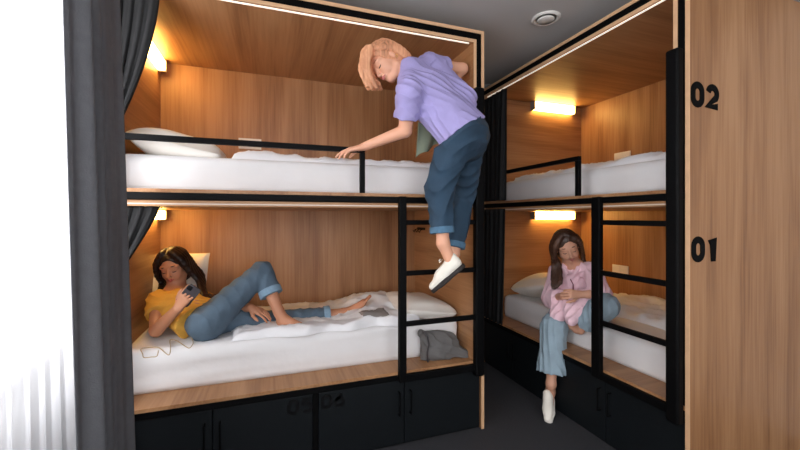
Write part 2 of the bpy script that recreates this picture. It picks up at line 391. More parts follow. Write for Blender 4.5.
o = curtain('sheer_curtain', [(-.74, -.3), (-.71, 1.1), (-.66, 1.62)], [(-.70, -.3), (-.68, 1.1), (-.61, 1.62)], 2.597, .012, 17, .016, sheermat(),
        'sheer white curtain in front of the bright window', 'curtain', nu=340, thick=0, seed=2)
o.modifiers.clear()
ez = lambda h: h**1.6
curtain('bunk_curtain', [(-.742, 2.062), (-.50, 2.062)], [(-.742, 2.062), (-.65, 2.062)], 2.415, 1.80, 5, .010, BCURT,
        'black privacy curtain drawn back at the head of the left upper bunk', 'curtain', 90, 30, ez, 'black bunk curtains', seed=1)
curtain('bunk_curtain', [(-.742, 2.062), (-.495, 2.062)], [(-.742, 2.062), (-.64, 2.062)], 1.383, 1.10, 5, .010, BCURT,
        'black privacy curtain drawn back at the head of the left lower bunk', 'curtain', 90, 24, lambda h: h**1.2, 'black bunk curtains', seed=2)
curtain('bunk_curtain', [(1.812, 2.965), (1.812, 2.54)], [(1.812, 2.965), (1.812, 2.57)], 2.38, 1.468, 6, .014, BCURT,
        'black privacy curtain bunched at the head of the right upper bunk', 'curtain', 90, 24, None, 'black bunk curtains', seed=3)
curtain('bunk_curtain', [(1.812, 2.965), (1.812, 2.56)], [(1.812, 2.965), (1.812, 2.60)], 1.40, .44, 6, .014, BCURT,
        'black privacy curtain bunched at the head of the right lower bunk', 'curtain', 90, 24, None, 'black bunk curtains', seed=4)

# ------------------------------------------------------------------ bedding
def nz(x, y, z=0, s=1.): return mnoise.noise(Vector((x*s, y*s, z*s)))
def ridged(x, y, s, z=0): return 1-2*abs(mnoise.noise(Vector((x*s, y*s, z))))
def soft_box(name, x0, x1, y0, y1, z0, z1, r, m, label, cat, group=None, topf=None, res=.025, nm=.0):
    """a mattress: rounded box grid with pressed top"""
    nx, ny, nzz = max(2, int((x1-x0)/res)), max(2, int((y1-y0)/res)), max(3, int((z1-z0)/res))
    idx = {}; V = []; Fc = []
    def vid(i, j, k):
        if (i, j, k) in idx: return idx[(i, j, k)]
        p = np.array([x0+(x1-x0)*i/nx, y0+(y1-y0)*j/ny, z0+(z1-z0)*k/nzz])
        c = np.array([min(max(p[0], x0+r), x1-r), min(max(p[1], y0+r), y1-r), min(max(p[2], z0+r*.4), z1-r)])
        d = p-c; l = np.linalg.norm(d)
        if l > 1e-9:
            lim = r if p[2] > z0+r*.4 else r; d = d/l*min(l, r); p = c+d
        hz = (p[2]-z0)/(z1-z0)
        if topf: p[2] += topf(p[0], p[1])*hz
        b = nm*nz(p[0]*1.0, p[1]*1.0, p[2]*9, 2.2)*(1 if hz > .05 else 0)
        if i in (0, nx): p[0] += b
        if j in (0, ny): p[1] += b
        idx[(i, j, k)] = len(V); V.append(tuple(p)); return idx[(i, j, k)]
    for i in range(nx):
        for j in range(ny):
            for k, fl in ((0, 1), (nzz, 0)):
                q = (vid(i, j, k), vid(i+1, j, k), vid(i+1, j+1, k), vid(i, j+1, k)); Fc.append(q[::-1] if fl else q)
    for k in range(nzz):
        for i in range(nx):
            Fc.append((vid(i, 0, k), vid(i+1, 0, k), vid(i+1, 0, k+1), vid(i, 0, k+1))); Fc.append((vid(i, ny, k), vid(i, ny, k+1), vid(i+1, ny, k+1), vid(i+1, ny, k)))
        for j in range(ny):
            Fc.append((vid(0, j, k), vid(0, j, k+1), vid(0, j+1, k+1), vid(0, j+1, k))); Fc.append((vid(nx, j, k), vid(nx, j+1, k), vid(nx, j+1, k+1), vid(nx, j, k+1)))
    return tag(link(name, V, Fc, m, smooth=True), label, cat, group)
def duvet(x0, x1, y0, y1, base, hf, label, m=DUVET, res=.014, group='white duvets', edge=.05, name='duvet', cat='duvet', wob=.03):
    """a crumpled cover: height field hf(x,y) over base(x,y), sides closing down, irregular outline"""
    nx, ny = int((x1-x0)/res), int((y1-y0)/res); V = []; Fc = []; bot = []
    for j in range(ny+1):
        for i in range(nx+1):
            s, t = i/nx, j/ny
            x = x0+(x1-x0)*s+wob*nz(t*4, 3.1, x0)*(1-2*abs(s-.5)+.6*0+ (1 if s in (0, 1) else 0))*.8
            y = y0+(y1-y0)*t+wob*nz(s*6, 7.7, x0)*(1 if t < .5 else .3)*(1 if 0 <= t < .3 else .4)
            e = min(s*(x1-x0), (1-s)*(x1-x0), t*(y1-y0), (1-t)*(y1-y0))/edge; e = min(1, e); e = math.sqrt(max(0, 1-(1-e)**2))
            b = base(x, y); V.append((x, y, b+.003+e*max(.006, hf(x, y)))); bot.append((x, y, b+.001))
    N = len(V); V += bot; W = nx+1
    for j in range(ny):
        for i in range(nx): a = j*W+i; Fc.append((a, a+1, a+W+1, a+W)); Fc.append((N+a, N+a+W, N+a+W+1, N+a+1))
    for i in range(nx): Fc.append((i, N+i, N+i+1, i+1)); a = ny*W+i; Fc.append((a, a+1, N+a+1, N+a))
    for j in range(ny): a = j*W; Fc.append((a, a+W, N+a+W, N+a)); a = j*W+nx; Fc.append((a, N+a, N+a+W, a+W))
    return tag(link(name, V, Fc, m, smooth=True), label, cat, group)
def bump(x, y, cx, cy, sx, sy, a): return a*math.exp(-((x-cx)/sx)**2-((y-cy)/sy)**2)
def pillow(c, size, ang, label, group, m=PILLOW, tilt=(0, 0), crush=0, name='pillow'):
    """closed cushion shape with pinched corners; tilt rotates about x then y"""
    n = 26; V = []; Fc = []
    from mathutils import Euler
    R = Euler((tilt[0], tilt[1], ang)).to_matrix()
    for side in (1, -1):
        for j in range(n+1):
            for i in range(n+1):
                a, b = i/n*2-1, j/n*2-1
                h = (max(0, 1-abs(a)**3.2)*max(0, 1-abs(b)**3.2))**.45
                pin = 1-.06*(abs(a*b))+.02*abs(b)*0
                z = side*size[2]/2*h*(1+.18*nz(a*1.5+c[0], b*1.5, c[1]))-crush*math.exp(-(a*a+b*b)/.3)*(1 if side > 0 else 0)
                p = R @ Vector((a*size[0]/2*(1-.05*(1-abs(b))**0*0-.06*(1-b*b))*pin*1.03, b*size[1]/2*(1-.06*(1-a*a))*pin*1.03, z))
                V.append((p[0]+c[0], p[1]+c[1], p[2]+c[2]))
    W = n+1; N = W*W
    for j in range(n):
        for i in range(n): a = j*W+i; Fc.append((a, a+1, a+W+1, a+W)); Fc.append((N+a, N+a+W, N+a+W+1, N+a+1))
    for i in range(n): Fc.append((i, N+i, N+i+1, i+1)); a = n*W+i; Fc.append((a, a+1, N+a+1, N+a))
    for j in range(n): a = j*W; Fc.append((a, a+W, N+a+W, N+a)); a = j*W+n; Fc.append((a, N+a, N+a+W, a+W))
    return tag(link(name, V, Fc, m, smooth=True), label, 'pillow', group)
MT = .635
# left upper
soft_box('mattress', -.72, 1.19, 2.185, 2.99, 1.466, 1.655, .045, SHEET, 'white sheeted mattress on the left upper bunk, behind the long guard rail', 'mattress', 'white mattresses', nm=.01)
pillow((-.47, 2.52, 1.715), (.46, .62, .17), 0, 'white pillow at the head of the left upper bunk', 'white pillows', tilt=(0, .2))
duvet(-.20, 1.17, 2.235, 2.97, lambda x, y: 1.654, lambda x, y: .024+.014*ridged(x, y, 6.5, 1)+.010*ridged(x, y, 17, 4)+.012*nz(x, y, 2, 2.6)+bump(x, y, -.04, 2.4, .12, .15, .02), 'crumpled white duvet spread on the left upper bunk', wob=.02)
# left lower
def llow(x, y): return -bump(x, y, -.33, 2.40, .22, .16, .012)-bump(x, y, -.55, 2.36, .06, .06, .012)
soft_box('mattress', -.72, 1.19, 2.19, 2.99, .437, MT+.02, .045, SHEET, 'white sheeted mattress under the reclining woman', 'mattress', 'white mattresses', topf=llow, nm=.012)
pillow(tuple(at(177, 280, y=2.86)), (.40, .38, .11), -.25, 'white pillow propped behind the reclining woman', 'white pillows', tilt=(1.28, 0))
def dl(x, y):
    h = .014+.012*ridged(x, y, 7, 3)+.007*ridged(x, y, 18, 5)+.012*nz(x, y, 5, 3)
    h += bump(x, y, .08, 2.24, .22, .05, .02)
    if x > .42: h += min(1, (x-.42)/.15)*(.02+.02*ridged(x, y, 6, 8))+bump(x, y, .72, 2.70, .16, .14, .06)
    return h
duvet(-.20, .92, 2.195, 2.95, lambda x, y: MT+.016, dl, 'thin white duvet crumpled under the bare feet on the left lower bunk', edge=.03, wob=.06)
def bigd(x, y): return .10+.05*ridged(x, y, 4, 2)+.05*nz(x, y, 1, 3.2)+bump(x, y, 1.0, 2.55, .15, .2, .05)
pillow((.99, 2.48, .70), (.38, .60, .15), .05, 'white pillow at the foot of the left lower bunk, behind the grey bag', 'white pillows', tilt=(-.06, .16))
duvet(.55, .72, 2.25, 2.38, lambda x, y: MT+.019+dl(x, y), lambda x, y: .008, 'small grey cloth pouch lying just past the bare toes', GREYB, edge=.01, name='pouch', cat='pouch', group=None, wob=.0)
# right upper
soft_box('mattress', 2.01, 2.94, 1.26, 2.88, 1.466, 1.655, .045, SHEET, 'white sheeted mattress on the right upper bunk, behind the short guard rail', 'mattress', 'white mattresses', nm=.01)
duvet(2.065, 2.90, 1.27, 2.80, lambda x, y: 1.654, lambda x, y: .024+.018*ridged(x, y, 6, 6)+.010*ridged(x, y, 16, 2)+.015*nz(x, y, 9, 3), 'crumpled white duvet spread on the right upper bunk', wob=.02)
# right lower
def rlow(x, y): return -bump(x, y, 2.08, 2.07, .2, .17, .055)
soft_box('mattress', 2.01, 2.94, 1.26, 2.88, .437, MT-.008, .045, SHEET, 'white sheeted mattress under the seated woman', 'mattress', 'white mattresses', topf=rlow, nm=.012)
pillow((2.38, 2.63, .735), (.66, .46, .20), 0, 'white pillow at the head of the right lower bunk, left of the seated woman', 'white pillows', tilt=(-.25, 0))
duvet(2.34, 2.9, 1.30, 2.42, lambda x, y: MT-.01+rlow(x, y), lambda x, y: .035+.03*ridged(x, y, 5, 9)+.01*ridged(x, y, 15, 1)+.03*nz(x, y, 4, 3), 'crumpled white duvet behind the seated woman', wob=.05)

# ------------------------------------------------------------------ implicit surfaces for figures
def lin_noise(P, s, sd):
    x, y, z = P
    return (np.sin(x*s+1.3*np.sin(y*s*.7+sd))+np.sin(y*s*1.1+1.7*np.sin(z*s*.6+sd*2))+np.sin(z*s*.9+1.5*np.sin(x*s*.8+sd*3)))/3
class Sdf:
    def __init__(s): s.p = []; s.disp = None; s.cuts = []
    def add(s, fn, lo, hi, k=.015, op='u'): s.p.append((fn, np.array(lo, float), np.array(hi, float), k, op)); return s
    def cone(s, a, b, ra, rb=None, k=.015, n=None, fl=1., clip=None, op='u'):
        a = np.array(a, float); b = np.array(b, float); rb = ra if rb is None else rb
        R = max(ra, rb); lo = np.minimum(a, b)-R; hi = np.maximum(a, b)+R
        nn = None if n is None else np.array(n, float)/np.linalg.norm(n)
        ba = b-a; L2 = max(float(ba @ ba), 1e-9)
        def fn(P):
            q = [P[i]-a[i] for i in range(3)]; sc = 1.
            h = np.clip((q[0]*ba[0]+q[1]*ba[1]+q[2]*ba[2])/L2, 0, 1)
            w = [q[i]-h*ba[i] for i in range(3)]
            if nn is not None:
                dn = w[0]*nn[0]+w[1]*nn[1]+w[2]*nn[2]; w = [w[i]+(1/fl-1)*dn*nn[i] for i in range(3)]; sc = .5+.5*fl
            d = (np.sqrt(w[0]**2+w[1]**2+w[2]**2)-(ra+(rb-ra)*h))*sc
            if clip:
                for (cp, cn) in clip:
                    cn = np.array(cn, float)/np.linalg.norm(cn)
                    d = np.maximum(d, (P[0]-cp[0])*cn[0]+(P[1]-cp[1])*cn[1]+(P[2]-cp[2])*cn[2])
            return d
        return s.add(fn, lo, hi, k, op)
    def chain(s, pts, rs, **k):
        for i in range(len(pts)-1): s.cone(pts[i], pts[i+1], rs[i], rs[i+1], **k)
        return s
    def ell(s, c, ax, r, k=.012, op='u'):
        """ellipsoid with axes ax (3 unit rows) and radii r"""
        c = np.array(c, float); A = np.array(ax, float); r = np.array(r, float); R = r.max()
        def fn(P):
            q = [P[i]-c[i] for i in range(3)]
            e = [(q[0]*A[j][0]+q[1]*A[j][1]+q[2]*A[j][2]) for j in range(3)]
            k0 = np.sqrt(sum((e[j]/r[j])**2 for j in range(3))); k1 = np.sqrt(sum((e[j]/r[j]**2)**2 for j in range(3)))+1e-9
            return np.maximum(k0*(k0-1)/k1, (k0-1)*r.min())
        return s.add(fn, c-R, c+R, k, op)
    def mesh(s, h=.004):
        lo = np.min([p[1] for p in s.p if p[4] == 'u'], axis=0)-.03; hi = np.max([p[2] for p in s.p if p[4] == 'u'], axis=0)+.03
        n = np.ceil((hi-lo)/h).astype(int)+1
        ax = [(lo[i]+np.arange(n[i])*h).astype(np.float32) for i in range(3)]
        F = np.full(n, .5, np.float32)
        for fn, a, b, k, op in s.p:
            pad = k+.02
            i0 = np.clip(((a-pad-lo)/h).astype(int), 0, n-1); i1 = np.clip(((b+pad-lo)/h).astype(int)+2, 1, n)
            if (i1 <= i0).any(): continue
            P = np.meshgrid(*[ax[i][i0[i]:i1[i]] for i in range(3)], indexing='ij', sparse=True)
            d = fn(P).astype(np.float32); sl = tuple(slice(i0[i], i1[i]) for i in range(3)); S = F[sl]
            if op == 'u': g = np.maximum(k-np.abs(S-d), 0)/k; F[sl] = np.minimum(S, d)-g*g*k*.25
            else: g = np.maximum(k-np.abs(S+d), 0)/k; F[sl] = np.maximum(S, -d)+g*g*k*.25
        for (cp, cn) in s.cuts:
            cn = np.array(cn, float)/np.linalg.norm(cn); X = np.meshgrid(*ax, indexing='ij', sparse=True)
            F = np.maximum(F, ((X[0]-cp[0])*cn[0]+(X[1]-cp[1])*cn[1]+(X[2]-cp[2])*cn[2]).astype(np.float32))
        if s.disp is not None:
            m = np.abs(F) < .03; I = np.nonzero(m); P = [ax[i][I[i]] for i in range(3)]; F[m] += s.disp(P).astype(np.float32)
        neg = F < 0
        cn = np.zeros(n-1, np.int8)
        for dx in (0, 1):
            for dy in (0, 1):
                for dz in (0, 1): cn += neg[dx:n[0]-1+dx, dy:n[1]-1+dy, dz:n[2]-1+dz]
        act = (cn > 0) & (cn < 8); I = np.argwhere(act); ids = np.full(n-1, -1, np.int64); ids[act] = np.arange(len(I))
        acc = np.zeros((len(I), 3)); cnt = np.zeros(len(I))
        cor = [(0,0,0),(1,0,0),(0,1,0),(1,1,0),(0,0,1),(1,0,1),(0,1,1),(1,1,1)]
        val = [F[I[:,0]+c[0], I[:,1]+c[1], I[:,2]+c[2]] for c in cor]
        for a in range(8):
            for b in range(a+1, 8):
                if sum(abs(cor[a][i]-cor[b][i]) for i in range(3)) != 1: continue
                va, vb = val[a], val[b]; m = (va < 0) != (vb < 0); t = np.where(m, va/np.where(m, va-vb, 1), 0)
                for i in range(3): acc[:, i] += np.where(m, cor[a][i]+t*(cor[b][i]-cor[a][i]), 0)
                cnt += m
        V = lo+(I+acc/cnt[:, None])*h
        Q = []
        for d in range(3):
            e, f = [(1, 2), (2, 0), (0, 1)][d]
            s0 = [slice(1, n[i]-1) for i in range(3)]; s0[d] = slice(0, n[d]-1); s1 = list(s0); s1[d] = slice(1, n[d])
            A = neg[tuple(s0)]; B = neg[tuple(s1)]
            for flip, M in ((0, A & ~B), (1, ~A & B)):
                J = np.argwhere(M)
                if not len(J): continue
                J = J+np.array([0 if i == d else 1 for i in range(3)]); E = np.eye(3, dtype=int)
                g = lambda o: ids[tuple((J-o).T)]
                q = np.stack([g(0), g(E[e]), g(E[e]+E[f]), g(E[f])], 1)
                Q.append(q[:, ::-1] if flip else q)
        Q = np.concatenate(Q); Q = Q[(Q >= 0).all(1)]
        return V, Q[:, ::-1] if False else Q
def sdf_part(name, S, m, parent, h=.004, sm=0, **k):
    V, Q = S.mesh(h); off = np.array(parent_loc(parent)); V = V-off
    me = bpy.data.meshes.new(name); me.vertices.add(len(V)); me.vertices.foreach_set('co', V.ravel().astype(np.float32))
    me.loops.add(len(Q)*4); me.loops.foreach_set('vertex_index', Q.ravel().astype(np.int32))
    me.polygons.add(len(Q)); me.polygons.foreach_set('loop_start', np.arange(0, len(Q)*4, 4, dtype=np.int32))
    me.polygons.foreach_set('use_smooth', np.ones(len(Q), bool)); me.update(calc_edges=True); me.validate(); me.materials.append(m)
    o = bpy.data.objects.new(name, me); C.objects.link(o); o.parent = parent
    if sm: q = o.modifiers.new('smooth', 'SMOOTH'); q.iterations = sm; q.factor = .5
    if k.get('label'): o['label'] = k['label']
    return o
unit = lambda v: np.array(v, float)/np.linalg.norm(v)
def ortho(f, u):
    f = unit(f); u = np.array(u, float); u = unit(u-f*(u @ f)); l = np.cross(u, f); return f, l, u
class Head:
    def __init__(s, c, f, u, sc=.93): s.c = np.array(c); s.f, s.l, s.u = ortho(f, u); s.s = sc
    def __call__(s, f, l, u): return s.c+(s.f*f+s.l*l+s.u*u)*s.s
    def ax(s): return (s.f, s.l, s.u)
    def skin(s, S):
        k = s.s; E = lambda p, r, kk=.012: S.ell(s(*p), s.ax(), [v*k for v in r], kk)
        E((-.012, 0, .034), (.094, .074, .080)); E((.030, 0, -.030), (.058, .058, .072), .03)
        E((.060, 0, -.090), (.022, .021, .017), .03)
        for q in (1, -1):
            E((.052, q*.032, -.030), (.026, .026, .030), .02); E((.066, q*.030, .022), (.020, .028, .010), .02)
            E((.068, q*.031, .001), (.016, .019, .013), .006); E((-.008, q*.075, -.006), (.017, .008, .029), .006)
            S.cone(s(0, q*.045, -.06), s(.045, q*.022, -.092), .018*k, .015*k, .02)
            E((.096, q*.010, -.040), (.008, .007, .006), .005)
        S.cone(s(.082, 0, .012), s(.106, 0, -.033), .007*k, .0105*k, .010)
        E((.086, 0, -.058), (.014, .021, .012), .01)
    def features(s, parent, lip=LIP, brow=BROW, open_=0):
        k = s.s
        S = Sdf(); S.chain([s(.088, -.021, -.058), s(.101, -.007, -.0545), s(.102, 0, -.0560), s(.101, .007, -.0545), s(.088, .021, -.058)], [.002*k, .0045*k, .004*k, .0045*k, .002*k], k=.002)
        S.chain([s(.088, -.019, -.060), s(.100, 0, -.0655), s(.088, .019, -.060)], [.002*k, .0058*k, .002*k], k=.002)
        sdf_part('lips', S, lip, parent, .0018, label='closed rosy lips')
        for q in (1, -1):
            mb = MB(); pts = []
            for i in range(9):
                t = i/8-.5; pts.append(tuple(s(.0865-.030*abs(t)**1.6-.012*max(0, t), q*(.031+.034*t), -.0035-.007*(1-4*t*t))))
            mb.tube(pts, [.0012, .002, .0024, .0026, .0026, .0026, .0024, .0022, .0012], 6); part('eyelashes', mb, LASH, parent, smooth=True)
            mb = MB(); pts = []
            for i in range(9):
                t = i/8-.5; pts.append(tuple(s(.0880-.034*abs(t)**1.5-.012*max(0, t), q*(.031+.042*t), .025+.004*(1-4*t*t)+.004*t)))
            mb.tube(pts, [.0015, .0028, .0032, .0034, .0034, .003, .0028, .0024, .001], 6); part('eyebrow', mb, brow, parent, smooth=True)
def hand(S, w, d, nrm, side, curl=(.3, .35, .4, .45), thumb=(.6, .5), L=.17, spread=.06, k=.004, curl2=None):
    """palm and five fingers: w wrist, d finger direction, nrm palm-side normal, side +1 thumb along +lat"""
    d = unit(d); nrm = unit(np.array(nrm)-d*(np.array(nrm) @ d)); lat = np.cross(d, nrm)*side; s = L/.18
    P = lambda a, b, c: w+(d*a+lat*b+nrm*c)*s
    kn = [P(.086, .030, 0), P(.090, .010, -.002), P(.086, -.010, 0), P(.078, -.028, .002)]
    for i, q in enumerate(kn): S.cone(P(.004, .012-.008*i, 0), q, .0145*s, .0105*s, .012)
    S.cone(P(.02, 0, .004), P(.07, 0, .003), .019*s, .017*s, .012, n=nrm, fl=.7)
    lens = [(.040, .025, .020), (.045, .029, .021), (.041, .027, .020), (.032, .020, .018)]
    for i, q in enumerate(kn):
        dd = unit(d+lat*spread*(1.5-i)); p = q; c = curl[i]; a = c*.9
        for j, l in enumerate(lens[i]):
            v = dd*math.cos(a)+nrm*math.sin(a); e = p+v*l*s; r = (.0088, .0078, .0070, .0060)[j]*s
            S.cone(p, e, r, (.0078, .0070, .0058)[j]*s, .003); p = e; a += c*(1.1 if j == 0 else .8)
    t0 = P(.022, .020, .006); t1 = t0+(lat*math.sin(thumb[0]+.25)+d*math.cos(thumb[0]+.25)+nrm*.35)*.040*s
    t2 = t1+(lat*math.sin(thumb[0]-.15)+d*math.cos(thumb[0]-.15)+nrm*thumb[1])*.028*s; t3 = t2+(lat*.15+d*.9+nrm*thumb[1])*.022*s
    S.chain([t0, t1, t2, t3], [.0135*s, .011*s, .0095*s, .0075*s], k=.006)
def foot(S, ankle, heel, toe, up, side=1, L=.22):
    """a bare foot: heel and toe are points on the sole line; toes as five short cones"""
    d = unit(toe-heel); up = unit(np.array(up)-d*(np.array(up) @ d)); lat = np.cross(up, d)*side; s = np.linalg.norm(toe-heel)/.22
    P = lambda a, b, c: heel+(d*a+lat*b+up*c)*s
    S.cone(ankle, P(.035, 0, .045), .033*s, .036*s, .02); S.cone(P(.02, 0, .026), P(.05, 0, .03), .027*s, .03*s, .02)
    S.cone(P(.04, 0, .055), P(.155, .004, .022), .032*s, .020*s, .02); S.cone(P(.05, -.012, .02), P(.155, -.018, .014), .02*s, .016*s, .02)
    S.cone(P(.12, .012, .02), P(.165, .018, .018), .022*s, .018*s, .015)
    for b, l, r in ((.028, .052, .0125), (.010, .050, .009), (-.004, .044, .0085), (-.017, .036, .008), (-.029, .028, .0075)):
        S.cone(P(.165, b*.9, .016), P(.165+l, b, .011), r*1.1*s, r*s, .004)
def folds(sd, amp, s=38):
    return lambda P: amp*(lin_noise(P, s, sd)*.8+.5*np.abs(lin_noise(P, s*1.9, sd+2))-.2)
def stretch_folds(sd, amp, d, s=60):
    """creases running along direction d"""
    d = unit(d); a = unit(np.cross(d, [.3, .2, .9])); b = np.cross(d, a)
    def f(P):
        u = P[0]*a[0]+P[1]*a[1]+P[2]*a[2]; v = P[0]*b[0]+P[1]*b[1]+P[2]*b[2]; w = P[0]*d[0]+P[1]*d[1]+P[2]*d[2]
        A = u*s*2+1.8*np.sin(w*9+sd)+1.1*np.sin(v*17+sd*1.7)+sd; B = v*s*1.7+1.6*np.sin(w*8+sd*2)+1.2*np.sin(u*15+sd)
        m = .5+.5*np.sin(w*13+u*9+v*7+sd*1.3)
        g = (1-2*np.abs(np.sin(A*.5))**.8)*m+(1-2*np.abs(np.sin(B*.5))**.8)*(1-m)
        return amp*(-g*.9+.35*np.sin(w*30+4*np.sin(u*16+sd)))
    return f
def hairlocks(S, locks, k=.008):
    for pts, r0, r1 in locks:
        n = len(pts)
        # smooth the polyline
        P = []
        for i in range(n-1):
            p0 = pts[max(0, i-1)]; p1 = pts[i]; p2 = pts[i+1]; p3 = pts[min(n-1, i+2)]
            for t in (0, .33, .66): P.append(.5*((2*p1)+(-p0+p2)*t+(2*p0-5*p1+4*p2-p3)*t*t+(-p0+3*p1-3*p2+p3)*t**3))
        P.append(pts[-1]); m = len(P)
        rs = [r0+(r1-r0)*i/(m-1) for i in range(m)]; S.chain(P, rs, k=k)

# ------------------------------------------------------------------ the woman on the ladder
def shoe(parent, heel, toe, up, m_top, m_sole, label, laces=True, ankle=None, slip=False, name='shoe', w=1.0, size=.235):
    d = unit(toe-heel); up = unit(np.array(up)-d*(np.array(up) @ d)); lat = np.cross(up, d); s = size/.25
    P = lambda a, b, c: heel+(d*a+lat*b*w+up*c)*s
    S = Sdf(); S.cone(P(.035, 0, .035), P(.15, 0, .03), .036*s, .040*s, .02, n=lat, fl=.9); S.cone(P(.15, 0, .028), P(.215, 0, .022), .040*s, .030*s, .02, n=up, fl=.8)
    S.cone(P(.035, 0, .05), P(.03, 0, .075), .034*s, .033*s, .02); S.cone(P(.07, 0, .05), P(.13, 0, .042), .036*s, .034*s, .02)
    S.cone(P(.05, 0, .14), P(.05, 0, .088), .060*s, .022*s, .006, op='s') if slip else None
    S.add(lambda Q: -((Q[0]-P(0, 0, .008)[0])*up[0]+(Q[1]-P(0, 0, .008)[1])*up[1]+(Q[2]-P(0, 0, .008)[2])*up[2])*-1*-1 if False else ((Q[0]-P(0,0,.006)[0])*up[0]+(Q[1]-P(0,0,.006)[1])*up[1]+(Q[2]-P(0,0,.006)[2])*up[2]), P(.12, 0, 0)-.2, P(.12, 0, 0)+.2, .003, 's') if False else None
    o = sdf_part(name, S, m_top, parent, .0035, label=label)
    T = Sdf(); clip = [(P(0, 0, .012), up), (P(0, 0, -.012), -up)]
    T.cone(P(.036, 0, 0), P(.15, 0, 0), .040*s, .045*s, .01, clip=clip); T.cone(P(.15, 0, 0), P(.215, 0, 0), .045*s, .034*s, .01, clip=clip)
    sdf_part('sole', T, m_sole, o, .0035)
    if laces:
        for i in range(4):
            mb = MB(); a = .095+i*.020
            mb.tube([tuple(P(a, -.026, .058-i*.003)), tuple(P(a+.01, -.008, .079-i*.004)), tuple(P(a+.012, .010, .079-i*.004)), tuple(P(a+.018, .026, .056-i*.003))], .003*s, 6); part('lace', mb, CANVAS, o, smooth=True)
        mb = MB(); c = P(.10, 0, .100)
        for q in (1, -1):
            mb.tube([tuple(c), tuple(c+(d*-.012+lat*q*.022+up*.014)*s), tuple(c+(d*-.02+lat*q*.034)*s), tuple(c+(lat*q*.018-d*.004)*s), tuple(c)], .0025*s, 6)
        part('bow', mb, CANVAS, o, smooth=True)
    return o

